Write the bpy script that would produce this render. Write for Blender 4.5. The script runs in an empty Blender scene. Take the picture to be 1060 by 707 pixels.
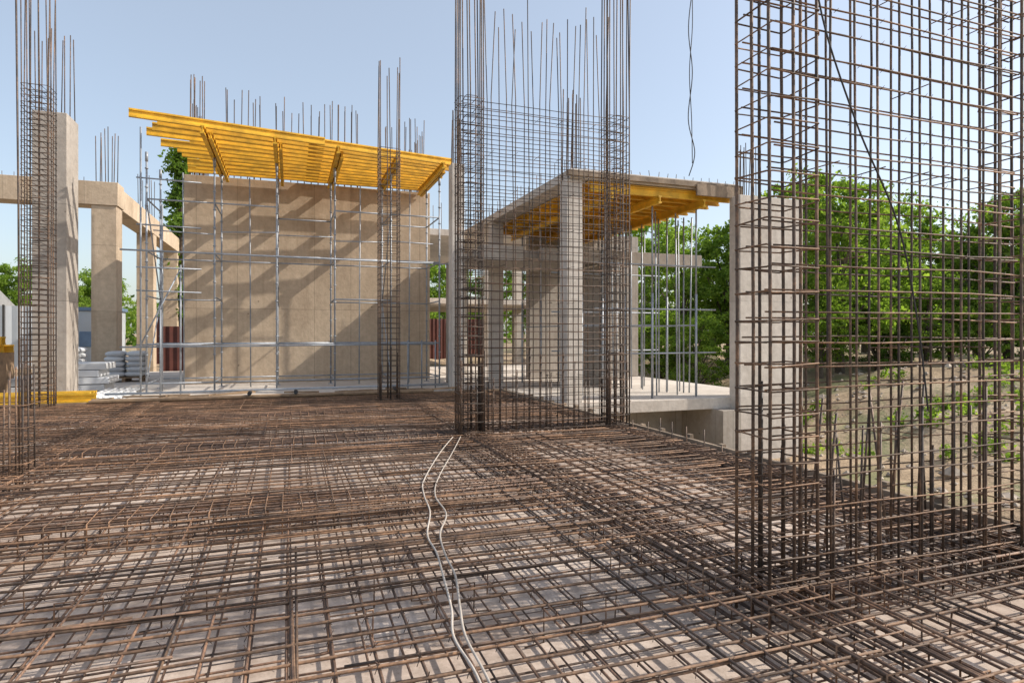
import bpy, math, random
import numpy as np
from mathutils import Vector, Matrix
random.seed(7)
rng=np.random.default_rng(7)
R=random.uniform
sc=bpy.context.scene
sc.view_settings.view_transform='Standard'
try: sc.view_settings.look='None'
except: pass
sc.view_settings.exposure=0

# ---------------------------------------------------------------- materials
def newmat(name):
    m=bpy.data.materials.new(name); m.use_nodes=True
    nt=m.node_tree; b=nt.nodes['Principled BSDF']
    return m,nt,b
def N(nt,t): return nt.nodes.new(t)
def noise(nt,vec,scale,detail=5,rough=0.6):
    n=N(nt,'ShaderNodeTexNoise'); n.inputs['Scale'].default_value=scale
    n.inputs['Detail'].default_value=detail; n.inputs['Roughness'].default_value=rough
    nt.links.new(vec,n.inputs['Vector']); return n.outputs['Fac']
def ramp(nt,fac,stops):
    r=N(nt,'ShaderNodeValToRGB'); e=r.color_ramp.elements
    while len(e)<len(stops): e.new(0.5)
    for i,(p,c) in enumerate(stops):
        e[i].position=p; e[i].color=(c[0],c[1],c[2],1) if not isinstance(c,float) else (c,c,c,1)
    nt.links.new(fac,r.inputs['Fac']); return r.outputs['Color']
def mix(nt,a,b,fac,mode='MIX'):
    m=N(nt,'ShaderNodeMix'); m.data_type='RGBA'; m.blend_type=mode
    for sock,v in ((m.inputs[6],a),(m.inputs[7],b),(m.inputs[0],fac)):
        if isinstance(v,bpy.types.NodeSocket): nt.links.new(v,sock)
        elif isinstance(v,(int,float)): sock.default_value=v
        else: sock.default_value=(v[0],v[1],v[2],1)
    return m.outputs[2]
def bump(nt,b,h,dist,strength=1.0):
    bp=N(nt,'ShaderNodeBump'); bp.inputs['Distance'].default_value=dist; bp.inputs['Strength'].default_value=strength
    nt.links.new(h,bp.inputs['Height']); nt.links.new(bp.outputs['Normal'],b.inputs['Normal'])
def coords(nt):
    return N(nt,'ShaderNodeTexCoord').outputs['Object']

def concrete(name,c1,c2,seam=0.55,pw=1.2,ph=2.4,stain=(0.24,0.175,0.12),stainamt=0.5):
    m,nt,b=newmat(name); co=coords(nt)
    n1=noise(nt,co,0.55,5,0.65); n2=noise(nt,co,6,4,0.7)
    col=ramp(nt,n1,[(0.3,c1),(0.7,c2)])
    col=mix(nt,col,ramp(nt,n2,[(0.3,(0.76,0.75,0.74)),(0.7,(1.1,1.1,1.1))]),0.7,'MULTIPLY')
    mp=N(nt,'ShaderNodeMapping'); mp.inputs['Scale'].default_value=(2.2,2.2,0.16); nt.links.new(co,mp.inputs['Vector'])
    n3=noise(nt,mp.outputs['Vector'],1.0,5,0.7)
    col=mix(nt,col,stain,mix(nt,(0,0,0),ramp(nt,n3,[(0.50,0.0),(0.76,1.0)]),stainamt))
    sp=N(nt,'ShaderNodeSeparateXYZ'); nt.links.new(co,sp.inputs[0])
    ad=N(nt,'ShaderNodeMath'); nt.links.new(sp.outputs[0],ad.inputs[0]); nt.links.new(sp.outputs[1],ad.inputs[1])
    cb=N(nt,'ShaderNodeCombineXYZ'); nt.links.new(ad.outputs[0],cb.inputs[0]); nt.links.new(sp.outputs[2],cb.inputs[1])
    br=N(nt,'ShaderNodeTexBrick'); br.offset=0.0
    br.inputs['Scale'].default_value=1; br.inputs['Brick Width'].default_value=pw; br.inputs['Row Height'].default_value=ph
    br.inputs['Mortar Size'].default_value=0.012; br.inputs['Mortar Smooth'].default_value=0.6
    br.inputs['Color1'].default_value=(1,1,1,1); br.inputs['Color2'].default_value=(0.84,0.83,0.82,1); br.inputs['Mortar'].default_value=(seam,seam,seam,1)
    nt.links.new(cb.outputs[0],br.inputs['Vector'])
    col=mix(nt,col,br.outputs['Color'],0.85,'MULTIPLY')
    vo=N(nt,'ShaderNodeTexVoronoi'); vo.inputs['Scale'].default_value=1.6; nt.links.new(cb.outputs[0],vo.inputs['Vector'])
    col=mix(nt,col,ramp(nt,vo.outputs['Distance'],[(0.03,(0.3,0.27,0.24)),(0.055,(1,1,1))]),0.7,'MULTIPLY')
    nt.links.new(col,b.inputs['Base Color']); b.inputs['Roughness'].default_value=0.9
    bump(nt,b,n2,0.02,0.5)
    return m
M_conc=concrete('concrete_beige',(0.48,0.365,0.255),(0.68,0.54,0.39),stain=(0.30,0.205,0.13))
M_concL=concrete('concrete_light',(0.55,0.49,0.43),(0.73,0.67,0.60),seam=0.75,stainamt=0.25)
M_concG=concrete('concrete_grey',(0.36,0.315,0.27),(0.50,0.45,0.395),stainamt=0.35)

def rust(name,c1,c2,c3,rough=0.75,metal=0.0,rs=3):
    m,nt,b=newmat(name); co=coords(nt)
    n1=noise(nt,co,rs,3,0.75); n2=noise(nt,co,38,1,0.6)
    col=ramp(nt,n1,[(0.3,c1),(0.5,c2),(0.7,c3)])
    isl=N(nt,'ShaderNodeNewGeometry').outputs['Random Per Island']
    col=mix(nt,col,ramp(nt,isl,[(0.0,(0.5,0.52,0.55)),(1.0,(1.4,1.3,1.2))]),1.0,'MULTIPLY')
    col=mix(nt,col,ramp(nt,n2,[(0.35,(0.5,0.5,0.5)),(0.65,(1.25,1.2,1.15))]),0.7,'MULTIPLY')
    nt.links.new(col,b.inputs['Base Color']); b.inputs['Roughness'].default_value=rough; b.inputs['Metallic'].default_value=metal
    return m
M_rust=rust('rebar_rust',(0.075,0.05,0.038),(0.14,0.088,0.062),(0.26,0.165,0.11),0.6,0.0)
M_rustd=rust('rebar_dark',(0.055,0.043,0.037),(0.105,0.075,0.058),(0.20,0.125,0.08),0.55,0.1)
M_ruston=rust('rebar_stirrup',(0.095,0.058,0.037),(0.18,0.11,0.068),(0.31,0.19,0.115),0.7,0.0)
M_wire=rust('wire',(0.05,0.04,0.035),(0.09,0.06,0.05),(0.15,0.1,0.07))

def simple(name,c,rough=0.6,metal=0,var=0.35,scale=4,bmp=0.0):
    m,nt,b=newmat(name); co=coords(nt)
    n1=noise(nt,co,scale,4,0.65)
    lo=tuple(x*(1-var) for x in c); hi=tuple(min(1,x*(1+var*0.6)) for x in c)
    col=ramp(nt,n1,[(0.3,lo),(0.7,hi)])
    isl=N(nt,'ShaderNodeNewGeometry').outputs['Random Per Island']
    col=mix(nt,col,ramp(nt,isl,[(0.0,(0.78,0.78,0.78)),(1.0,(1.1,1.1,1.1))]),1.0,'MULTIPLY')
    nt.links.new(col,b.inputs['Base Color']); b.inputs['Roughness'].default_value=rough; b.inputs['Metallic'].default_value=metal
    if bmp: bump(nt,b,n1,bmp)
    return m
M_yel=simple('yellow_formwork',(0.80,0.45,0.025),0.6,0,0.35,3)
M_yply=simple('yellow_plywood',(0.70,0.40,0.06),0.6,0,0.25,1.2)
M_galv=simple('galvanised_steel',(0.36,0.385,0.42),0.5,0.3,0.3,5)
M_white=simple('white_sheet',(0.66,0.67,0.68),0.6,0,0.15,1)
M_fence=simple('white_fence_paint',(0.55,0.58,0.61),0.5,0.1,0.1,0.5)
M_red=simple('maroon_sheet',(0.12,0.035,0.025),0.6,0.1,0.3,2)
M_roof=simple('grey_roofing',(0.28,0.28,0.28),0.8,0,0.2,2)
M_blue=simple('blue_paint',(0.16,0.24,0.36),0.5,0.1,0.2,2)
M_wood=simple('timber',(0.30,0.20,0.12),0.85,0,0.45,5,0.005)
M_woodd=simple('old_plywood',(0.30,0.225,0.16),0.85,0,0.5,3,0.005)
M_cable=simple('grey_cable',(0.50,0.44,0.38),0.6,0,0.25,10)
M_black=simple('black_rubber',(0.03,0.03,0.032),0.5,0,0.3,10)
M_dark=simple('dark_steel',(0.06,0.055,0.05),0.6,0.2,0.3,4)
M_bark=simple('bark',(0.13,0.10,0.075),0.95,0,0.4,6,0.0)
M_stone=simple('rubble',(0.42,0.35,0.28),0.95,0,0.4,4,0.0)

def deckmat():
    m,nt,b=newmat('deck_plywood'); co=coords(nt)
    n1=noise(nt,co,0.7,5,0.7); n2=noise(nt,co,9,4,0.75); n3=noise(nt,co,60,2,0.7)
    col=ramp(nt,n1,[(0.28,(0.40,0.315,0.26)),(0.5,(0.56,0.465,0.395)),(0.72,(0.68,0.59,0.52))])
    col=mix(nt,col,ramp(nt,n2,[(0.35,(0.65,0.62,0.59)),(0.65,(1.12,1.12,1.12))]),0.75,'MULTIPLY')
    col=mix(nt,col,ramp(nt,n3,[(0.62,(1,1,1)),(0.72,(0.5,0.44,0.4))]),0.6,'MULTIPLY')
    br=N(nt,'ShaderNodeTexBrick'); br.inputs['Scale'].default_value=1; br.inputs['Brick Width'].default_value=2.5; br.inputs['Row Height'].default_value=1.25
    br.inputs['Mortar Size'].default_value=0.008; br.inputs['Color1'].default_value=(1,1,1,1); br.inputs['Color2'].default_value=(0.8,0.76,0.72,1); br.inputs['Mortar'].default_value=(0.25,0.2,0.17,1)
    nt.links.new(co,br.inputs['Vector'])
    col=mix(nt,col,br.outputs['Color'],0.85,'MULTIPLY')
    nt.links.new(col,b.inputs['Base Color']); b.inputs['Roughness'].default_value=0.85
    return m
M_deck=deckmat()
def groundmat():
    m,nt,b=newmat('dirt'); co=coords(nt)
    n1=noise(nt,co,0.12,6,0.65); n2=noise(nt,co,1.3,6,0.75); n3=noise(nt,co,14,3,0.7)
    col=ramp(nt,n1,[(0.3,(0.32,0.22,0.135)),(0.5,(0.45,0.33,0.21)),(0.7,(0.54,0.42,0.29))])
    col=mix(nt,col,ramp(nt,n2,[(0.3,(0.5,0.47,0.43)),(0.7,(1.15,1.15,1.15))]),0.85,'MULTIPLY')
    col=mix(nt,col,ramp(nt,n3,[(0.35,(0.65,0.65,0.65)),(0.65,(1.1,1.1,1.1))]),0.6,'MULTIPLY')
    n4=noise(nt,co,0.35,5,0.7)
    col=mix(nt,col,(0.11,0.14,0.045),ramp(nt,n4,[(0.50,0.0),(0.62,0.7)]))
    nt.links.new(col,b.inputs['Base Color']); b.inputs['Roughness'].default_value=0.95
    bump(nt,b,n2,0.12)
    return m
M_ground=groundmat()
def leafmat(name,c1,c2,c3):
    m,nt,b=newmat(name)
    isl=N(nt,'ShaderNodeNewGeometry').outputs['Random Per Island']
    n1=noise(nt,coords(nt),0.9,1,0.6)
    col=ramp(nt,isl,[(0.0,c1),(0.55,c2),(1.0,c3)])
    col=mix(nt,col,ramp(nt,n1,[(0.35,(0.65,0.7,0.65)),(0.65,(1.25,1.2,1.1))]),1.0,'MULTIPLY')
    df=N(nt,'ShaderNodeBsdfDiffuse'); nt.links.new(col,df.inputs['Color'])
    tr=N(nt,'ShaderNodeBsdfTranslucent'); nt.links.new(mix(nt,col,(1.5,1.6,0.7),1.0,'MULTIPLY'),tr.inputs['Color'])
    mx=N(nt,'ShaderNodeMixShader'); mx.inputs[0].default_value=0.5
    nt.links.new(df.outputs[0],mx.inputs[1]); nt.links.new(tr.outputs[0],mx.inputs[2])
    nt.links.new(mx.outputs[0],nt.nodes['Material Output'].inputs['Surface'])
    return m
M_leaf=leafmat('leaf',(0.13,0.20,0.042),(0.20,0.30,0.065),(0.30,0.39,0.10))
M_leafd=leafmat('leaf_dark',(0.08,0.135,0.035),(0.13,0.21,0.05),(0.19,0.275,0.07))

# ---------------------------------------------------------------- mesh builder
class MB:
    def __init__(s): s.v=[]; s.f=[]; s.sm=[]
    def box(s,x0,x1,y0,y1,z0,z1):
        n=len(s.v)
        s.v+=[(x0,y0,z0),(x1,y0,z0),(x1,y1,z0),(x0,y1,z0),(x0,y0,z1),(x1,y0,z1),(x1,y1,z1),(x0,y1,z1)]
        for q in ((3,2,1,0),(4,5,6,7),(0,1,5,4),(1,2,6,5),(2,3,7,6),(3,0,4,7)):
            s.f.append(tuple(n+i for i in q)); s.sm.append(False)
    def obox(s,p0,p1,w,h):
        a=Vector(p0); b=Vector(p1); d=(b-a).normalized()
        up=Vector((0,0,1)) if abs(d.z)<0.95 else Vector((0,1,0))
        r=d.cross(up).normalized(); u=r.cross(d).normalized()
        n=len(s.v)
        for p in (a,b):
            for (i,j) in ((-1,-1),(1,-1),(1,1),(-1,1)):
                s.v.append(tuple(p+r*(i*w/2)+u*(j*h/2)))
        for q in ((3,2,1,0),(4,5,6,7),(0,1,5,4),(1,2,6,5),(2,3,7,6),(3,0,4,7)):
            s.f.append(tuple(n+i for i in q)); s.sm.append(False)
    def hbeam(s,p0,p1,w=0.08,h=0.2):
        a=Vector(p0); b=Vector(p1)
        s.obox(a+Vector((0,0,h/2-0.02)),b+Vector((0,0,h/2-0.02)),w,0.04)
        s.obox(a-Vector((0,0,h/2-0.02)),b-Vector((0,0,h/2-0.02)),w,0.04)
        s.obox(a,b,0.028,h-0.081)
    def tube(s,pts,r,k=5,closed=False):
        P=[Vector(p) for p in pts]; n=len(P)
        rr=r if isinstance(r,(list,tuple)) else [r]*n
        base=len(s.v); prev=None
        for i in range(n):
            if closed: d=(P[(i+1)%n]-P[i-1])
            else: d=(P[min(i+1,n-1)]-P[max(i-1,0)])
            d=d.normalized() if d.length>1e-9 else Vector((0,0,1))
            if prev is None:
                up=Vector((0,0,1)) if abs(d.z)<0.9 else Vector((1,0,0))
                a=d.cross(up).normalized()
            else:
                a=(prev-d*prev.dot(d))
                a=a.normalized() if a.length>1e-6 else d.orthogonal().normalized()
            prev=a; b=d.cross(a)
            for j in range(k):
                t=2*math.pi*j/k
                s.v.append(tuple(P[i]+a*(rr[i]*math.cos(t))+b*(rr[i]*math.sin(t))))
        m=n if closed else n-1
        for i in range(m):
            i2=(i+1)%n
            for j in range(k):
                j2=(j+1)%k
                s.f.append((base+i*k+j,base+i*k+j2,base+i2*k+j2,base+i2*k+j)); s.sm.append(True)
        if not closed:
            s.f.append(tuple(base+j for j in range(k))[::-1]); s.sm.append(False)
            s.f.append(tuple(base+(n-1)*k+j for j in range(k))); s.sm.append(False)
    def loop(s,x0,x1,y0,y1,z,r,k=4,tilt=0.0):
        c=0.025; t=lambda x,y:(x,y,z+R(-tilt,tilt))
        s.tube([t(x0+c,y0),t(x1-c,y0),t(x1,y0+c),t(x1,y1-c),t(x1-c,y1),t(x0+c,y1),t(x0,y1-c),t(x0,y0+c)],r,k,True)
    def obj(s,name,mat,parent=None,bevel=0):
        me=bpy.data.meshes.new(name); me.from_pydata(s.v,[],s.f)
        me.polygons.foreach_set('use_smooth',s.sm); me.materials.append(mat); me.update()
        o=bpy.data.objects.new(name,me); sc.collection.objects.link(o)
        if parent: o.parent=parent
        if bevel:
            b=o.modifiers.new('bev','BEVEL'); b.width=bevel; b.segments=2; b.limit_method='ANGLE'
        return o
def empty(name):
    e=bpy.data.objects.new(name,None); sc.collection.objects.link(e); return e

# ---------------------------------------------------------------- terrain
def sst(a,b,x):
    t=min(1,max(0,(x-a)/(b-a))); return t*t*(3-2*t)
def gh(x,y):
    tA=max(sst(13,19,y)*sst(12,2,x), sst(20,34,y))
    h=-1.75+max(1.45*tA,1.9*sst(13,25,x))
    h+=0.2*math.sin(x*0.9+1.3*math.sin(y*0.5))*math.sin(y*0.8+0.6*x)*sst(7,10,x)*sst(60,30,x)
    h+=0.55*math.exp(-((x-17)**2/6+(y-10)**2/9))+0.6*math.exp(-((x-21)**2/9+(y-14)**2/12))+0.5*math.exp(-((x-12.5)**2/3+(y-7)**2/4))
    return h
def axis():
    a=[];x=-40
    while x<60: a.append(x); x+=0.5
    pre=[-1500,-800,-400,-220,-130,-80,-55]; post=[60,80,120,200,400,800,1500]
    return pre+a+post
ax=axis(); nx=len(ax); g=MB()
for j in range(nx):
    for i in range(nx):
        x,y=ax[i],ax[j]; g.v.append((x,y,gh(x,y)+random.uniform(-0.05,0.05)*(1 if abs(x)<60 else 0)))
for j in range(nx-1):
    for i in range(nx-1):
        g.f.append((j*nx+i,j*nx+i+1,(j+1)*nx+i+1,(j+1)*nx+i)); g.sm.append(True)
g.obj('ground',M_ground)

# ---------------------------------------------------------------- deck
XR=5.5; YF=16.2; XL=-12; YB=-4
dk=empty('formwork_deck')
m=MB(); m.box(XL,XR,YB,YF,-0.28,-0.22); m.obj('plywood',M_deck,dk)
m=MB()
m.box(XR,XR+0.06,YB,YF,-0.34,0.06)
y=YB
while y<YF:
    m.box(XR+0.062,XR+0.13,y,y+0.09,-0.5,R(0.05,0.13)); y+=R(0.55,0.75)
m.obj('edge_board',M_woodd,dk,0.005)
m=MB(); m.box(XL,XR,YF,YF+0.06,-0.34,0.05)
m.box(-4.2,3.6,YF-0.10,YF+0.22,0.052,0.10); m.obj('edge_plank',M_wood,dk,0.005)
m=MB()
for x in np.arange(XL+0.5,XR,1.5):
    for y in np.arange(YB+0.5,YF,2.0):
        m.tube([(x,y,-1.9),(x,y,-0.45)],0.03,6)
    m.obox((x,YB,-0.37),(x,YF,-0.37),0.08,0.16)
m.obj('props',M_dark,dk)
m=MB(); m.box(XR-0.3,XR-0.05,YB,YF-0.1,-2.2,-0.345); m.obj('foundation_wall',M_concG,dk)

# ---------------------------------------------------------------- rebar mat
mt=MB(); mo=MB()
def wob(p0,p1,amp,seg,zamp=0.008):
    a=Vector(p0); b=Vector(p1); d=(b-a); n=max(2,int(d.length/seg))
    s=Vector((-d.y,d.x,0)).normalized(); ph=R(0,6.28); f=R(0.3,0.9)
    return [tuple(a+d*(i/n)+s*(amp*math.sin(ph+f*i))+Vector((0,0,zamp*math.sin(ph*2+1.7*i)))) for i in range(n+1)]
def bars_y(x0,x1,sp,z,r,ya,yb,jit,tgt):
    x=x0
    while x<x1:
        xx=x+R(-jit,jit); sk=R(-0.03,0.03)
        tgt.tube(wob((xx,ya+R(-.2,.2),z),(xx+sk,yb-R(0,.15),z),0.007,0.9),r,4); x+=sp
def bars_x(y0,y1,sp,z,r,xa,xb,jit,tgt):
    y=y0
    while y<y1:
        yy=y+R(-jit,jit); sk=R(-0.04,0.04)
        tgt.tube(wob((xa,yy,z),(xb-R(0,.1),yy+sk,z),0.008,0.9),r,4); y+=sp
bars_y(-10,XR-.05,0.2,-0.165,0.007,1,YF-.05,0.012,mt)
bars_x(1,YF-.05,0.2,-0.18,0.007,-10,XR-.05,0.012,mt)
bars_y(-10,XR-.05,0.2,0.0,0.009,1,YF-.05,0.018,mt)
bars_x(1,YF-.05,0.18,0.016,0.009,-10,XR-.05,0.018,mo)
for i in range(230):
    x=R(-8,5.2); y=R(1.0,15); L=R(1.0,3.2); tg=mo if random.random()<0.4 else mt
    if random.random()<0.4:
        x=-10+round((x+10)/0.2)*0.2+.025
        tg.tube([(x,y,0.018),(x+R(-.02,.02),min(y+L,YF-.1),0.018)],0.008,4)
    else:
        x2=min(x+L,XR-.08); y=1+round((y-1)/.18)*.18+.03
        tg.tube([(x,y,0.03),(x2,y+R(-.03,.03),0.032)],0.008,4)
bars_x(3.9,6,0.2,0.034,0.008,-0.6,2.3,0.04,mo)
bars_y(2.0,3.8,0.2,0.034,0.009,1.0,9.0,0.02,mt)
def beam_y(xc,y0,y1,w=0.42):
    for k in range(5):
        x=xc-w/2+w*k/4
        for z in (0.03,-0.16): mt.tube(wob((x,y0,z),(x,y1,z),0.006,1.2),0.010,4)
    y=y0
    while y<y1:
        yy=y+R(-.015,.015); t=R(-.02,.02)
        mo.tube([(xc-w/2-.02,yy,-0.19),(xc-w/2-.02,yy,0.05),(xc+w/2+.02,yy+t,0.05),(xc+w/2+.02,yy+t,-0.19)],0.006,4)
        y+=0.15
def beam_x(yc,x0,x1,w=0.42):
    for k in range(5):
        y=yc-w/2+w*k/4
        for z in (0.036,-0.155): mt.tube(wob((x0,y,z),(x1,y,z),0.006,1.2),0.010,4)
    x=x0
    while x<x1:
        xx=x+R(-.015,.015); t=R(-.02,.02)
        mo.tube([(xx,yc-w/2-.02,-0.19),(xx,yc-w/2-.02,0.056),(xx+t,yc+w/2+.02,0.056),(xx+t,yc+w/2+.02,-0.19)],0.006,4)
        x+=0.15
beam_y(2.78,1,16.0); beam_x(6.1,-8,2.5); beam_x(9.6,-10,5.4); beam_y(-3.0,2,16.0); beam_x(12.8,-10,5.4); beam_y(5.2,1,16,0.3)
beam_x(3.15,3.0,5.4)
for i in range(220):
    x=R(-5,5.2); y=R(1.5,14)
    mo.tube([(x-.12,y,-.21),(x,y,-.2),(x,y,-.005),(x+.25,y,-.005),(x+.25,y+.02,-.2),(x+.37,y+.02,-.21)],0.006,4)
tw=MB()
for i in range(1500):
    x=-10+0.2*random.randint(38,77); y=1+0.18*random.randint(6,34)
    c=0.022
    tw.tube([(x-c,y-c,-.005),(x,y,.03),(x+c,y+c,-.005)],0.0022,3)
    if random.random()<.6: tw.tube([(x,y,.028),(x+R(-.03,.03),y+R(-.03,.03),.055)],0.002,3)
rm=empty('rebar_mat')
mt.obj('mat_bars',M_rust,rm); mo.obj('stirrups_and_chairs',M_ruston,rm); tw.obj('tie_wires',M_wire,rm)

# ---------------------------------------------------------------- rebar cages
def column_cage(name,cx,cy,w,d,z0,zst,ztop,sp=0.15,r=0.011,rs=0.006,parent=None,n=3,mv=M_rustd,ms=M_ruston,tj=0.35):
    p=parent or empty(name); v=MB(); s=MB()
    x0,x1,y0,y1=cx-w/2,cx+w/2,cy-d/2,cy+d/2
    pos=set()
    for i in range(n):
        t=i/(n-1)
        pos|={(x0+w*t,y0),(x0+w*t,y1),(x0,y0+d*t),(x1,y0+d*t)}
    for (x,y) in sorted(pos):
        zt=ztop-R(0,tj); lx,ly=R(-.03,.03),R(-.03,.03)
        v.tube([(x,y,z0),(x+R(-.008,.008),y+R(-.008,.008),z0+(zst-z0)*.33),(x+R(-.008,.008),y+R(-.008,.008),z0+(zst-z0)*.66),(x,y,zst),(x+lx,y+ly,zt)],r,5)
        if random.random()<.45:
            v.tube([(x+.022,y+.01,z0),(x+.024,y+.01,z0+R(1.0,1.6))],r,5)
    z=z0+0.1; q=rs+r
    while z<zst:
        s.loop(x0-q,x1+q,y0-q,y1+q,z+R(-.018,.018),rs,4,0.012)
        if n>3: s.loop(x0+w*.3-q,x1-w*.3+q,y0-q,y1+q,z+0.012,rs,4,0.006)
        z+=sp
    v.obj('main_bars',mv,p); s.obj('stirrups',ms,p)
    return p
def wall_cage(name,x0,x1,y,zh,zv,zc,cols=0.38,near=False,spz=0.15):
    p=empty(name)
    for cx in (x0+cols/2,x1-cols/2):
        column_cage(None,cx,y+.02,cols,.30,-.2,zh+0.1,zc,0.15,0.011,0.0055,p,3 if near else 4,M_rustd,M_ruston if near else M_rustd)
    v=MB(); h=MB(); t=MB()
    xs=[]; x=x0+cols+0.16
    while x<x1-cols-0.05: xs.append(x); x+=0.2
    for off in (-.10,.12):
        for x in xs:
            xx=x+R(-.025,.025)
            v.tube([(xx,y+off,-.2),(xx+R(-.012,.012),y+off,zh*.33),(xx+R(-.015,.015),y+off,zh*.66),(xx+R(-.02,.02),y+off,zh),(xx+R(-.06,.06),y+off+R(-.03,.03),zv-R(0,.6))],0.0085,5)
            if random.random()<.4: v.tube([(xx+.02,y+off,-.2),(xx+.024,y+off,R(.7,1.4))],0.009,5)
        z=0.06
        while z<zh:
            zz=z+R(-.022,.022); o=off+(-.016 if off<0 else .016)
            L=x1-x0
            h.tube([(x0+R(-.04,.06),y+o,zz),(x0+L*.33,y+o,zz+R(-.012,.012)),(x0+L*.66,y+o,zz+R(-.015,.015)),(x1-R(-.04,.06),y+o,zz+R(-.02,.02))],0.0058,5)
            if near:
                for x in xs:
                    if random.random()<.6:
                        t.tube([(x-.02,y+o-.008,zz-.018),(x,y+o-.014,zz),(x+.02,y+o-.008,zz+.018)],0.002,3)
            z+=spz
    for x in xs:
        z=0.3
        while z<zh:
            if random.random()<.5: h.tube([(x+.01,y-.14,z),(x+.01,y+.15,z+R(-.01,.01))],0.004,4)
            z+=0.6
    v.obj('wall_vertical_bars',M_rustd,p); h.obj('wall_horizontal_bars',M_ruston if near else M_rustd,p)
    if near: t.obj('tie_wires',M_wire,p)
    return p
wall_cage('rebar_wall_cage',2.76,5.47,3.15,5.35,6.9,7.6,near=True)
wall_cage('rebar_wall_cage',2.5,5.5,9.45,5.35,7.1,8.2,spz=0.13)
column_cage('rebar_column_cage',2.25,15.0,.45,.45,-.2,6.1,8.2,0.13,0.012,0.007,n=3,ms=M_rustd)
column_cage('rebar_column_cage',-5.08,16.0,.48,.45,-.2,6.9,9.3,0.12,0.012,0.007,n=4,ms=M_rustd)
s=MB(); e=empty('starter_rebar')
for i in range(4):
    for j in range(3):
        x=-3.15+i*.12; y=8.3+j*.18
        s.tube([(x,y,-.2),(x+R(-.01,.01),y,R(.95,1.35))],0.01,5)
s.tube([(-2.85,8.4,-.2),(-2.86,8.4,3),(-2.9,8.42,6.5)],0.011,5)
s.obj('bars',M_rustd,e)
s=MB()
for z in (.15,.35,.55,.8): s.loop(-3.18,-2.75,8.27,8.7,z,.006)
s.obj('stirrups',M_ruston,e)
s=MB(); e=empty('starter_rebar')
for i in range(10):
    x=4.05+i*.14+R(-.03,.03)
    s.tube([(x,3.9+R(-.1,.1),-.2),(x+R(-.02,.02),3.9+R(-.1,.1),R(.7,1.25))],0.0105,5)
for i in range(16):
    y=3.9+i*.36+R(-.05,.05)
    s.tube([(5.38,y,-.2),(5.38+R(-.02,.02),y,R(.1,.3))],0.008,5)
s.obj('bars',M_rustd,e)

# ---------------------------------------------------------------- rear concrete wall (core) + starters
def starters(mb,x0,x1,y0,y1,z,zt,sp,jit=0.5,r=0.014,pr=.9):
    xs=np.arange(x0,x1+.01,sp)
    for x in xs:
        for y in (y0,y1):
            if random.random()<pr: mb.tube([(x,y,z-.2),(x+R(-.05,.05),y+R(-.04,.04),zt-R(0,jit))],r,4)
slab=empty('ground_floor_slab')
m=MB(); m.box(-9.5,5.9,16.27,30,-.5,-0.03); m.obj('slab',M_concL,slab)
core=empty('concrete_core_wall')
m=MB(); m.box(-3.15,4.77,22.0,22.35,-.03,6.65); m.box(-3.15,-2.8,22.352,27,-.03,6.65); m.box(4.42,4.77,22.352,27,-.03,6.65)
m.box(-3.15,4.77,27.002,27.3,-.03,6.65)
m.obj('walls',M_conc,core,0.01)
s=MB()
starters(s,-3.0,-2.5,22.08,22.27,6.65,10.0,.13,.4)
starters(s,-1.9,-.9,22.08,22.27,6.65,9.7,.2,.6)
starters(s,-.4,2.4,22.08,22.27,6.65,9.6,.22,.6)
starters(s,3.0,4.6,22.08,22.27,6.65,9.4,.22,.6)
for y in np.arange(22.5,27,.3):
    s.tube([(-2.97,y,6.5),(-2.97,y,9.3+R(-.3,.1))],.013,4); s.tube([(4.6,y,6.5),(4.6,y,9.0+R(-.3,.1))],.013,4)
s.obj('starter_bars',M_rustd,core)

# ---------------------------------------------------------------- slab formwork table
tb=empty('slab_formwork_table')
m=MB()
nrow=12
for i in range(nrow):
    t=i/(nrow-1); yl=16.7+t*5.1; yr=18.2+t*3.6
    xl=-2.95+R(-.35,.5); xr=4.6+R(-.2,.2)
    if i==0: xl=-3.55
    if i==3: xl=-3.45
    m.hbeam((xl,yl,6.78),(0.9,(yl+yr)/2,6.78),0.09)
    m.hbeam((0.5,(yl+yr)/2+.1,6.785),(xr,yr+.05,6.78),0.09)
for x in (-2.0,-.35,1.25,2.9,4.3):
    yf=16.7+(x+3.5)/8.1*1.5-.25
    m.hbeam((x,yf,6.57),(x,21.7,6.57),0.1,0.2)
    m.hbeam((x+.13,yf+.5,6.57),(x+.13,21.9,6.57),0.09,0.2)
m.obj('h_beams',M_yel,tb)

# ---------------------------------------------------------------- scaffolding
sf=empty('scaffolding'); m=MB()
xs=[-3.6,-1.95,-.34,1.26,2.9,4.4]
for x in xs:
    for y in (18.9,20.8):
        m.tube([(x,y,-.02),(x,y,6.44)],0.026,6)
        m.tube([(x,y,6.2),(x,y,6.45)],0.04,6)
        m.box(x-.08,x+.08,y-.08,y+.08,-.03,-.01)
        for z in np.arange(.5,6.3,.5): m.tube([(x,y,z),(x,y,z+.03)],0.045,6)
for z in (.25,1.3,2.6,3.8,5.2):
    for y in (18.9,20.8):
        for a,b in zip(xs[:-1],xs[1:]):
            if z in (.25,1.3,3.8) or random.random()<.5: m.tube([(a,y,z),(b,y,z)],0.022,6)
    for x in xs: m.tube([(x,18.9,z),(x,20.8,z)],0.022,6)
for x in (-2.9,-1.1,.5,2.1,3.7):
    if x!=.5: m.tube([(x,20.3,-.02),(x+R(-.05,.05),20.3,6.3)],0.02,6)
    m.tube([(x-.8,20.3,4.6+R(-.1,.1)),(x+.8,20.3,4.6+R(-.1,.1))],.018,5)
for x in xs[::2]:
    m.tube([(x,18.9,.25),(x,20.8,2.6)],0.018,5); m.tube([(x,20.8,2.6),(x,18.9,5.2)],0.018,5)
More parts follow.
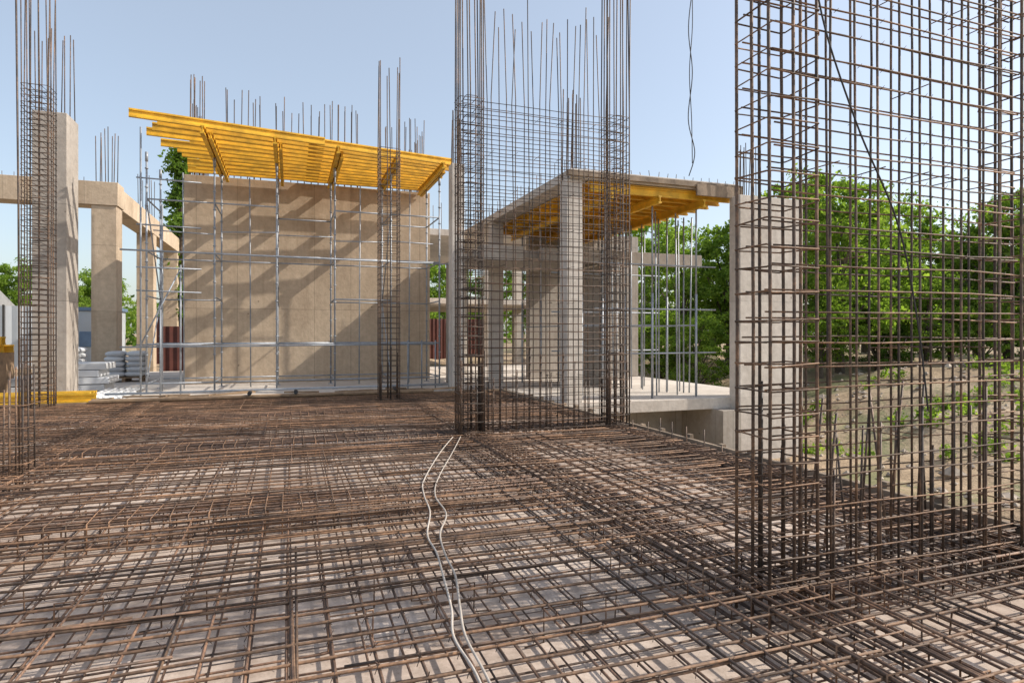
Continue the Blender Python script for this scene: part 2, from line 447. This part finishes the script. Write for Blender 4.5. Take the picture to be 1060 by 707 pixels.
for x,y,t in ((-3.6,18.2,6.9),(-3.35,19.6,5.2),(-2.7,18.3,3.4),(-3.1,17.9,2.2)): m.tube([(x,y,-.02),(x,y,t)],0.024,6)
for z in (.3,1.3,2.7,3.3,4.4,5.6): m.tube([(-3.7,18.2,z),(-2.2,18.25,z+R(-.03,.03))],0.02,5)
m.tube([(-3.6,18.2,1.3),(-2.7,18.3,3.3)],.02,5)
m.tube([(-4.0,17.9,3.7),(4.9,18.6,3.72)],0.024,6); m.tube([(-4.0,17.9,1.25),(4.2,18.6,1.27)],0.024,6)
m.tube([(-4.2,17.4,.12),(4.4,17.6,.12)],0.03,6)
for x in (3.2,3.6,4.0,4.4): m.tube([(x,17.7,0),(x,17.7,1.4)],0.02,5)
m.obj('tubes',M_galv,sf)

# ---------------------------------------------------------------- concrete columns
def ccol(name,x,y,w,d,z0,z1,mat,rb=1.8,nn=3):
    e=empty(name); m=MB(); m.box(x-w/2,x+w/2,y-d/2,y+d/2,z0,z1); m.obj('shaft',mat,e,0.012)
    if rb:
        s=MB()
        for i in range(nn):
            for j in range(nn):
                if nn>2 and i==1 and j==1: continue
                px=x-w/2+.06+(w-.12)*i/(nn-1); py=y-d/2+.06+(d-.12)*j/(nn-1)
                s.tube([(px,py,z1-.1),(px+R(-.05,.05),py+R(-.05,.05),z1+rb-R(0,.4))],.012,4)
        s.obj('starter_bars',M_rustd,e)
    return e
ccol('concrete_column',-5.55,18.6,.72,.9,-.05,7.05,M_concG,2.2)
ccol('concrete_column',4.45,17.0,.36,.4,-.05,6.35,M_concL,1.6)

# ---------------------------------------------------------------- left concrete frame
fr=empty('concrete_frame'); m=MB()
m.box(-6.75,-5.95,26.2,27.0,-.3,6.25)
m.box(-13.9,-13.1,26.2,27.0,-.3,6.25)
m.box(-21,-5.9,26.15,27.05,6.252,7.1)
m.box(-6.7,-6.0,33.0,33.7,-.3,6.25); m.box(-6.7,-6.0,39.5,40.2,-.3,6.25)
m.box(-6.72,-5.98,27.052,41,6.252,7.05)
m.obj('columns_and_beams',M_conc,fr,0.015)
s=MB()
for (x,y) in ((-6.35,26.6),(-6.35,33.3),(-13.5,26.6)):
    for a in (-.28,-.1,.1,.28):
        for b in (-.25,.25): s.tube([(x+a,y+b,7.0),(x+a+R(-.05,.05),y+b,9.1+R(-.5,.2))],.015,4)
for x in np.arange(-20,-7,.35): s.tube([(x,26.5,7.05),(x,26.5,7.3)],.01,4)
s.obj('starter_bars',M_rustd,fr)

# ---------------------------------------------------------------- right building
rb=empty('concrete_building')
m=MB()
m.box(6.12,10.9,13.0,24,5.20,5.42)
m.box(6.05,6.45,13.05,13.45,-.02,5.198)
m.box(6.15,6.55,19.0,19.4,-.02,5.198)
m.box(6.15,6.55,23.4,23.8,-.02,5.198)
m.box(5.95,12.4,12.9,30,-.30,-.02)
m.obj('slabs_and_columns',M_concL,rb,0.012)
m=MB()
m.box(10.55,12.55,12.55,12.95,-1.9,5.05)
m.obj('pier',M_concL,rb,0.012)
m=MB()
m.box(7.9,12.3,20.2,20.5,-.018,5.195)
m.box(6.7,12.0,16.0,16.4,3.65,4.0)
m.box(4.9,6.1,16.0,16.4,3.6,4.0)
m.box(4.9,9.5,16.41,20.1,3.75,3.95)
m.box(4.9,5.25,19.7,20.1,-.02,3.74)
m.box(8.8,9.1,16.42,19.0,-.018,3.64)
m.obj('inner_walls',M_concG,rb,0.01)
m=MB()
m.box(6.2,12.2,14.2,14.5,-2.0,-.302); m.box(10.0,10.54,12.5,14.198,-1.9,-.302); m.box(6.0,6.3,13.0,14.19,-2.0,-.302)
m.obj('foundation',M_concG,rb)
m=MB()
for y in np.arange(13.15,20,.45):
    m.hbeam((6.7,y,5.06),(10.7,y+R(-.05,.05),5.06),0.08,.2)
for x in (7.2,8.5,9.8):
    m.hbeam((x,12.95,4.86),(x,20.0,4.86),0.09,.19)
m.obj('formwork_beams',M_yel,rb)
m=MB(); m.box(6.62,10.7,13.06,20.1,5.165,5.18); m.obj('soffit_plywood',M_yply,rb)
m=MB(); m.box(6.0,10.95,12.9,12.985,5.24,5.36); m.box(9.5,10.9,12.84,12.898,5.02,5.30)
m.obj('edge_shuttering',M_woodd,rb)
m=MB()
for x in (7.2,8.5,9.8):
    for y in (13.3,14.6,15.9,17.4,19):
        m.tube([(x,y,-.02),(x,y,2.6)],0.03,6); m.tube([(x,y,2.6),(x,y,4.76)],0.022,6)
for y in (13.3,15.9): 
    for z in (1.1,2.2,3.3): m.tube([(6.9,y,z),(10.4,y,z)],0.02,5)
for x in (7.2,8.5,9.8): m.tube([(x,13.3,1.8),(x,19,1.8)],.02,5)
for i in range(16):
    px,py=R(8.7,10.4),R(13.2,17); m.tube([(px,py,-.02),(px+R(-.1,.1),py,4.75)],.02,5)
m.obj('props',M_galv,rb)
s=MB()
starters(s,6.1,6.42,13.1,13.42,5.4,7.4,.11,.4)
starters(s,10.65,11.2,12.65,12.85,5.0,6.6,.12,.5)
starters(s,8.1,12,20.25,20.4,5.4,6.2,.3,.2)
for x in np.arange(6.3,10.8,.25): s.tube([(x,13.1,5.4),(x+R(-.03,.03),13.1,5.5+R(0,.1))],.009,4)
for y in np.arange(13.6,24,.3): s.tube([(6.25,y,5.4),(6.25,y,5.4+R(.1,.5))],.009,4)
s.obj('starter_bars',M_rustd,rb)

rf=empty('concrete_frame'); m=MB()
m.box(5.4,13,28.5,40,6.2,6.5); m.box(5.4,13,28.5,40,3.0,3.25)
for x in (5.5,9.0,12.4):
    for y in (28.6,34): m.box(x,x+.45,y,y+.45,-.3,6.198)
m.obj('columns_and_slabs',M_concL,rf,0.01)
s=MB()
for x in np.arange(5.6,13,.4): s.tube([(x,28.8,6.4),(x,28.8,7.6+R(-.2,.2))],.014,4)
s.obj('starter_bars',M_rustd,rf)

# ---------------------------------------------------------------- fences
def fence(name,p0,p1,h,mat,z,pitch=0.28):
    e=empty(name); m=MB(); a=Vector(p0); b=Vector(p1); d=b-a; L=d.length; d.normalize(); s_=Vector((-d.y,d.x,0))
    n=int(L/pitch*2)
    for i in range(n+1):
        p=a+d*(L*i/n)+s_*(0.05 if i%2 else 0)
        m.v+=[(p.x,p.y,z),(p.x,p.y,z+h)]
    for i in range(n): m.f.append((2*i,2*i+2,2*i+3,2*i+1)); m.sm.append(False)
    m.obj('sheet',mat,e)
    q=MB(); k=max(1,int(L/2.5))
    for i in range(k+1):
        p=a+d*(L*i/k)-s_*0.08; q.box(p.x-.04,p.x+.04,p.y-.04,p.y+.04,z,z+h+.05)
    q.obj('posts',M_dark,e)
fence('site_fence',(-50,36,0),(-11.6,40,0),3.4,M_fence,-.35,.5)
fence('metal_fence',(-8.2,44,0),(14,44,0),3.0,M_red,-.35)
fence('metal_fence',(-5.2,30.3,0),(-3.4,30.3,0),2.0,M_red,-.1)
hs=empty('low_house'); m=MB(); m.box(-27,-19.5,50,56,-.35,3.3); m.obj('walls',M_concL,hs)
m=MB(); m.v+=[(-27.4,49.6,3.305),(-19.1,49.6,3.305),(-19.1,56.4,3.305),(-27.4,56.4,3.305),(-27.4,53,4.6),(-19.1,53,4.6)]
m.f+=[(0,1,5,4),(2,3,4,5),(0,4,3),(1,2,5),(3,2,1,0)]; m.sm+=[False]*5; m.obj('roof',M_roof,hs)

ct=empty('site_container'); m=MB(); m.box(-15.4,-9.6,42,44.4,-.2,2.9); m.obj('body',M_fence,ct,.03)
m=MB(); m.box(-15.5,-9.5,41.9,44.5,2.902,3.1); m.box(-13,-12.1,41.96,41.998,-.1,1.9); m.box(-11.4,-10.4,41.96,41.998,.8,1.7); m.obj('roof_and_trim',M_blue,ct,.02)

st=empty('insulation_stack'); m=MB()
for k in range(4):
    m.box(-6.2+R(-.15,.15),-4.9+R(-.2,.2),20.2+R(-.1,.1),21.3,-.02+k*.2,.165+k*.2)
for k in range(2):
    m.box(-7.3+R(-.1,.1),-6.45,19.6,21.0,-.02+k*.22,.18+k*.22)
m.obj('panels',M_white,st,.02)
# white sacks on a timber pallet
def sack(mb,cx,cy,z,L,W,H,a):
    n0=len(mb.v); nu,nv=10,6
    for j in range(nv+1):
        ph=-math.pi/2+math.pi*j/nv
        for i in range(nu):
            th=2*math.pi*i/nu
            c,s_=math.cos(th),math.sin(th); f=lambda t: math.copysign(abs(t)**.55,t)
            k=max(0.02,math.cos(ph))**.5
            x=f(c)*k*L/2*R(.96,1.03); y=f(s_)*k*W/2*R(.96,1.03)
            mb.v.append((cx+x*math.cos(a)-y*math.sin(a),cy+x*math.sin(a)+y*math.cos(a),z+H/2+math.sin(ph)*H/2))
    for j in range(nv):
        for i in range(nu):
            i2=(i+1)%nu
            mb.f.append((n0+j*nu+i,n0+j*nu+i2,n0+(j+1)*nu+i2,n0+(j+1)*nu+i)); mb.sm.append(True)
for (px,py,nl) in ((-6.6,22.6,6),(-5.2,24.2,5),(-8.6,21.5,4)):
    pe=empty('pallet_of_sacks'); m=MB(); w_=MB()
    for k in range(5): w_.box(px-.6,px+.6,py-.45+k*.2,py-.35+k*.2,.10,.13)
    for k in (-.55,-.05,.45): w_.box(px+k,px+k+.1,py-.45,py+.5,-.03,.098)
    for L in range(nl):
        for i in range(2):
            for j in range(2): sack(m,px-.3+.6*i+R(-.03,.03),py-.2+.45*j,.13+L*.17,.6,.42,.19,R(-.1,.1))
    m.obj('sacks',M_white,pe); w_.obj('pallet',M_wood,pe)
m=MB()
for k in range(6): m.tube([(-4.6+k*.16,17.2+R(-.3,0),.03),(-4.75+k*.16,20.3,.03)],.05,8)
m.obj('pipes',M_white,empty('pipe_stack'))
bs=empty('formwork_beam_stack'); m=MB()
for i in range(5):
    m.hbeam((-9+R(-.2,.2),16.9+i*.2,.1),(-4.45+R(-.3,.2),16.9+i*.2,.1),.09)
m.obj('beams',M_yel,bs)
bs=empty('formwork_beam_stack'); m=MB()
for k in range(2):
    for i in range(4): m.hbeam((-10.5,19.2+i*.2,1.2+k*.21),(-6.9+R(-.2,.2),19.2+i*.2,1.2+k*.21),.09)
m.obj('beams',M_yel,bs)
m=MB()
for x in (-10,-8.5,-7): m.box(x,x+.1,19.1,20.0,-.03,1.095)
m.obj('trestles',M_wood,bs)
tb2=empty('timber_pile'); m=MB()
for i in range(26):
    x=R(-4.5,3.5); y=R(16.5,17.2); a=R(-.5,.5); L=R(.3,1.3)
    m.obox((x,y,.03+R(0,.08)),(x+L*math.cos(a),y+L*math.sin(a)*.6,.03+R(0,.08)),.1,.04)
m.obj('boards',M_wood,tb2,.003)
m=MB()
for x in (-.9,.15,2.6): 
    m.tube([(x,16.0,.16),(x,16.35,.16)],.05,8)
m.obj('pipe_ends',M_black,empty('pipe_sleeve'))

# ---------------------------------------------------------------- cables
def spline(pts,sub=8):
    P=[Vector(p) for p in pts]; out=[]
    for i in range(len(P)-1):
        p0=P[max(i-1,0)];p1=P[i];p2=P[i+1];p3=P[min(i+2,len(P)-1)]
        for k in range(sub):
            t=k/sub
            out.append(.5*((2*p1)+(-p0+p2)*t+(2*p0-5*p1+4*p2-p3)*t*t+(-p0+3*p1-3*p2+p3)*t**3))
    out.append(P[-1]); return out
c=MB()
z=.05
A=[(2.30,9.0,z),(1.85,7.9,z),(1.35,6.5,z),(1.22,5.9,z),(1.15,5.3,z),(1.0,4.7,z),(.98,4.3,z),(.93,3.9,z),(.86,3.4,z),(.79,3.07,z),(.80,2.7,z),(.76,2.2,z)]
B=[(2.42,9.0,z),(2.02,7.9,z),(1.50,6.5,z),(1.31,5.8,z),(1.27,5.2,z),(1.10,4.7,z),(1.03,4.25,z),(1.0,3.85,z),(.91,3.4,z),(.85,3.07,z),(.84,2.7,z),(.82,2.2,z)]
c.tube(spline(A),.0075,6); c.tube(spline(B),.0075,6)
c.obj('cord',M_cable,empty('power_cable'))
c=MB()
c.tube(spline([(2.95,2.9,4.4),(2.98,2.86,3.6),(3.25,2.84,2.9),(3.6,2.84,2.3),(3.8,2.86,1.7),(3.9,2.86,1.1)]),.006,5)
c.obj('cord',M_black,empty('hanging_cable'))
c=MB()
c.tube(spline([(6.9,9.2,9.4),(6.75,9.2,8.0),(6.62,9.2,7.0),(6.7,9.2,6.2),(6.65,9.25,5.4),(6.75,9.2,4.8),(6.7,9.3,4.4)]),.009,5)
c.tube(spline([(6.95,9.2,9.4),(6.72,9.2,8.0),(6.7,9.2,7.0),(6.64,9.2,6.2),(6.72,9.25,5.4),(6.7,9.2,4.6)]),.008,5)
c.obj('cord',M_black,empty('hanging_cable'))

# ---------------------------------------------------------------- trees
def tree_mesh(name,H,cr,seed,nclump=150,nleaf=110,leaf=0.16,narrow=False,mat=M_leaf,z0f=0.22):
    r_=random.Random(seed); g_=np.random.default_rng(seed)
    tb=MB()
    tb.tube([(0,0,-.3),(r_.uniform(-.1,.1),0,H*.2),(r_.uniform(-.3,.3),r_.uniform(-.3,.3),H*.5),(0,0,H*.85)],[H*.025,H*.02,H*.013,H*.003],8)
    cl=[]
    lobes=[]
    for i in range(13):
        t=(i+.5)/13; a=i*2.4+r_.uniform(-.4,.4)
        zz=H*(z0f+.06+(.86-z0f)*t)
        prof=math.sin(math.pi*min(1,max(.05,(t*.78+.17))))
        rad=cr*(0.25 if narrow else .62)*prof
        lobes.append((rad*math.cos(a),rad*math.sin(a),zz,cr*r_.uniform(.30,.55)*(0.6 if narrow else 1)))
    for L in lobes:
        p=Vector(L[:3]); st_=Vector((0,0,max(H*.15,p.z-cr*.9)))
        tb.tube([st_,(st_+p)/2+Vector((0,0,.2)),p],[H*.009,H*.006,H*.002],5)
    for i in range(nclump):
        L=lobes[i%len(lobes)]
        d=Vector((r_.gauss(0,1),r_.gauss(0,1),r_.gauss(0,1))).normalized()*L[3]*(r_.random()**.4)*r_.uniform(.8,1.35)
        cl.append((L[0]+d.x,L[1]+d.y,L[2]+d.z*(1.5 if narrow else .8),r_.uniform(.25,.55)))
        if r_.random()<.3: tb.tube([L[:3],cl[-1][:3]],[.025,.008],4)
    C=np.array(cl); n=len(C)*nleaf
    ctr=np.repeat(C[:,:3],nleaf,0)+g_.normal(0,1,(n,3))*np.repeat(C[:,3],nleaf)[:,None]*np.array([.6,.6,.4])
    u=g_.normal(0,1,(n,3)); u/=np.linalg.norm(u,axis=1)[:,None]
    w=g_.normal(0,1,(n,3)); v=np.cross(u,w); v/=np.linalg.norm(v,axis=1)[:,None]
    s=leaf*g_.uniform(.6,1.2,n)[:,None]
    V=np.stack([ctr-u*s*.6,ctr+v*s*.35,ctr+u*s*.6,ctr-v*s*.35],1).reshape(-1,3)
    base=len(tb.v); nb=len(tb.f)
    verts=tb.v+[tuple(x) for x in V.tolist()]
    F=(np.arange(n*4).reshape(-1,4)+base).tolist()
    me=bpy.data.meshes.new(name); me.from_pydata(verts,[],tb.f+F)
    me.materials.append(M_bark); me.materials.append(mat)
    mi=np.ones(len(tb.f)+n,dtype=np.int32); mi[:nb]=0
    me.polygons.foreach_set('material_index',mi); me.update()
    return me
T=[tree_mesh('broadleaf_a',10,4.3,1,200,85,.21),tree_mesh('broadleaf_b',10,4.8,2,210,85,.21,z0f=.12),tree_mesh('broadleaf_c',10,4.4,5,190,75,.25,mat=M_leafd,z0f=.10)]
TP=tree_mesh('poplar',14,1.6,9,130,70,.24,True,M_leafd,.1)
def put(name,me,x,y,s=1,sz=None,rz=None):
    o=bpy.data.objects.new(name,me); sc.collection.objects.link(o)
    o.location=(x,y,gh(x,y)-.1); o.rotation_euler=(0,0,R(0,6.28) if rz is None else rz); o.scale=(s,s,sz or s); return o
def P(u,d):
    return d*(.339+.941*u), d*(.941-.339*u)
for (a,d,s,k) in ((.53,27,.88,0),(.62,33,.84,1),(.71,30,.62,1),(.80,28,.78,0),(.91,27,.80,1),(1.08,30,1.0,0),(.46,34,.98,1),
                  (.27,36,.80,1),(.35,34,.80,0),(.22,42,.95,1),(.75,42,.85,2),(.57,42,.95,2),(.90,38,.95,2)):
    x,y=P(a,d); put('leafy_tree',T[k],x,y,s)
for (a,d,s,k) in ((.50,26,.34,0),(.59,27,.34,2),(.67,26.5,.40,1),(.76,26,.34,0),(.85,27,.4,2),(.95,26,.42,0),(.30,28,.38,1),(.24,30,.4,0)):
    x,y=P(a,d); put('leafy_shrub',T[k],x,y,s*1.15,s)
for (a,d,s) in ((-.535,36,.98),(-.50,40,.9)):
    x,y=P(a,d); put('poplar_tree',TP,x,y,s)
for (a,d,s,k) in ((-.66,60,.80,0),(-.70,58,.76,1),(-.79,66,.95,1),(-.84,64,.9,0),(-.10,60,1.0,1),(.04,60,1.1,0)):
    x,y=P(a,d); put('leafy_tree',T[k],x,y,s)

def foliage_mass(name,pts,nleaf,leaf,mat):
    C=np.array(pts); n=len(C)*nleaf
    ctr=np.repeat(C[:,:3],nleaf,0)+rng.normal(0,1,(n,3))*np.repeat(C[:,3],nleaf)[:,None]*.5
    u=rng.normal(0,1,(n,3)); u/=np.linalg.norm(u,axis=1)[:,None]
    w=rng.normal(0,1,(n,3)); v=np.cross(u,w); v/=np.linalg.norm(v,axis=1)[:,None]
    s=leaf*rng.uniform(.6,1.2,n)[:,None]
    V=np.stack([ctr-u*s*.6,ctr+v*s*.3,ctr+u*s*.6,ctr-v*s*.3],1).reshape(-1,3)
    me=bpy.data.meshes.new(name); me.from_pydata(V.tolist(),[],np.arange(n*4).reshape(-1,4).tolist())
    me.materials.append(mat); me.update()
    o=bpy.data.objects.new(name,me); sc.collection.objects.link(o)
pts=[]
for i in range(420):
    a=R(-1.2,1.9); d=R(85,110); x,y=P(a,d); pts.append((x,y,R(0,5.5),R(1.6,3)))
foliage_mass('distant_tree_row',pts,40,1.1,M_leafd)
pts=[]
for i in range(60):
    a=R(.3,1.5); d=R(13,26); x0,y0=P(a,d)
    if x0<13.2: continue
    for j in range(random.randint(2,8)):
        x=x0+R(-.7,.7); y=y0+R(-.7,.7)
        pts.append((x,y,gh(x,y)+R(.02,.2),R(.1,.3)))
foliage_mass('weeds',pts,60,.12,M_leaf)

rb_=MB()
def rock(mb,x,y,z,s):
    n=len(mb.v); pts=[(1,0,0),(-1,0,0),(0,1,0),(0,-1,0),(0,0,1),(0,0,-1)]
    q=[R(.6,1.3) for _ in range(6)]; a=R(0,3)
    for (p,k) in zip(pts,q):
        X=p[0]*math.cos(a)-p[1]*math.sin(a); Y=p[0]*math.sin(a)+p[1]*math.cos(a)
        mb.v.append((x+X*s*k,y+Y*s*k*.8,z+p[2]*s*k*.6))
    for f in ((0,2,4),(2,1,4),(1,3,4),(3,0,4),(2,0,5),(1,2,5),(3,1,5),(0,3,5)): mb.f.append(tuple(n+i for i in f)); mb.sm.append(False)
for i in range(1500):
    x=R(6,28); y=R(2,22)
    if x<13 and y>12.3: continue
    rock(rb_,x,y,gh(x,y)+.02,R(.03,.14) if random.random()<.97 else R(.2,.35))
rb_.obj('rubble',M_stone)

# ---------------------------------------------------------------- light / world / camera
S=Vector((.75,-.20,.63)).normalized()
el=math.asin(S.z); azi=math.atan2(S.x,S.y)
w=bpy.data.worlds.new('World'); sc.world=w; w.use_nodes=True
nt=w.node_tree; bg=nt.nodes['Background']
sky=nt.nodes.new('ShaderNodeTexSky'); sky.sky_type='NISHITA'; sky.sun_disc=False
sky.sun_elevation=el; sky.sun_rotation=azi; sky.air_density=1.0; sky.dust_density=2.2; sky.ozone_density=1.2
hz=nt.nodes.new('ShaderNodeMix'); hz.data_type='RGBA'; hz.blend_type='ADD'; hz.inputs[0].default_value=1; hz.inputs[7].default_value=(1.8,1.88,1.85,1)
nt.links.new(sky.outputs[0],hz.inputs[6])
nt.links.new(hz.outputs[2],bg.inputs[0]); bg.inputs[1].default_value=.15
l=bpy.data.lights.new('sun','SUN'); l.energy=5.0; l.angle=math.radians(.5); l.color=(1,.93,.83)
lo=bpy.data.objects.new('sun',l); sc.collection.objects.link(lo); lo.rotation_euler=S.to_track_quat('Z','Y').to_euler(); lo.location=(20,-15,30)
cam=bpy.data.cameras.new('camera'); co=bpy.data.objects.new('camera',cam); sc.collection.objects.link(co)
co.location=(0,0,1.6); co.rotation_euler=(math.radians(90),0,math.radians(-19.8))
cam.sensor_width=36; cam.lens=36*640/1060; cam.shift_y=-8.5/1060; cam.clip_start=.05; cam.clip_end=4000
sc.camera=co
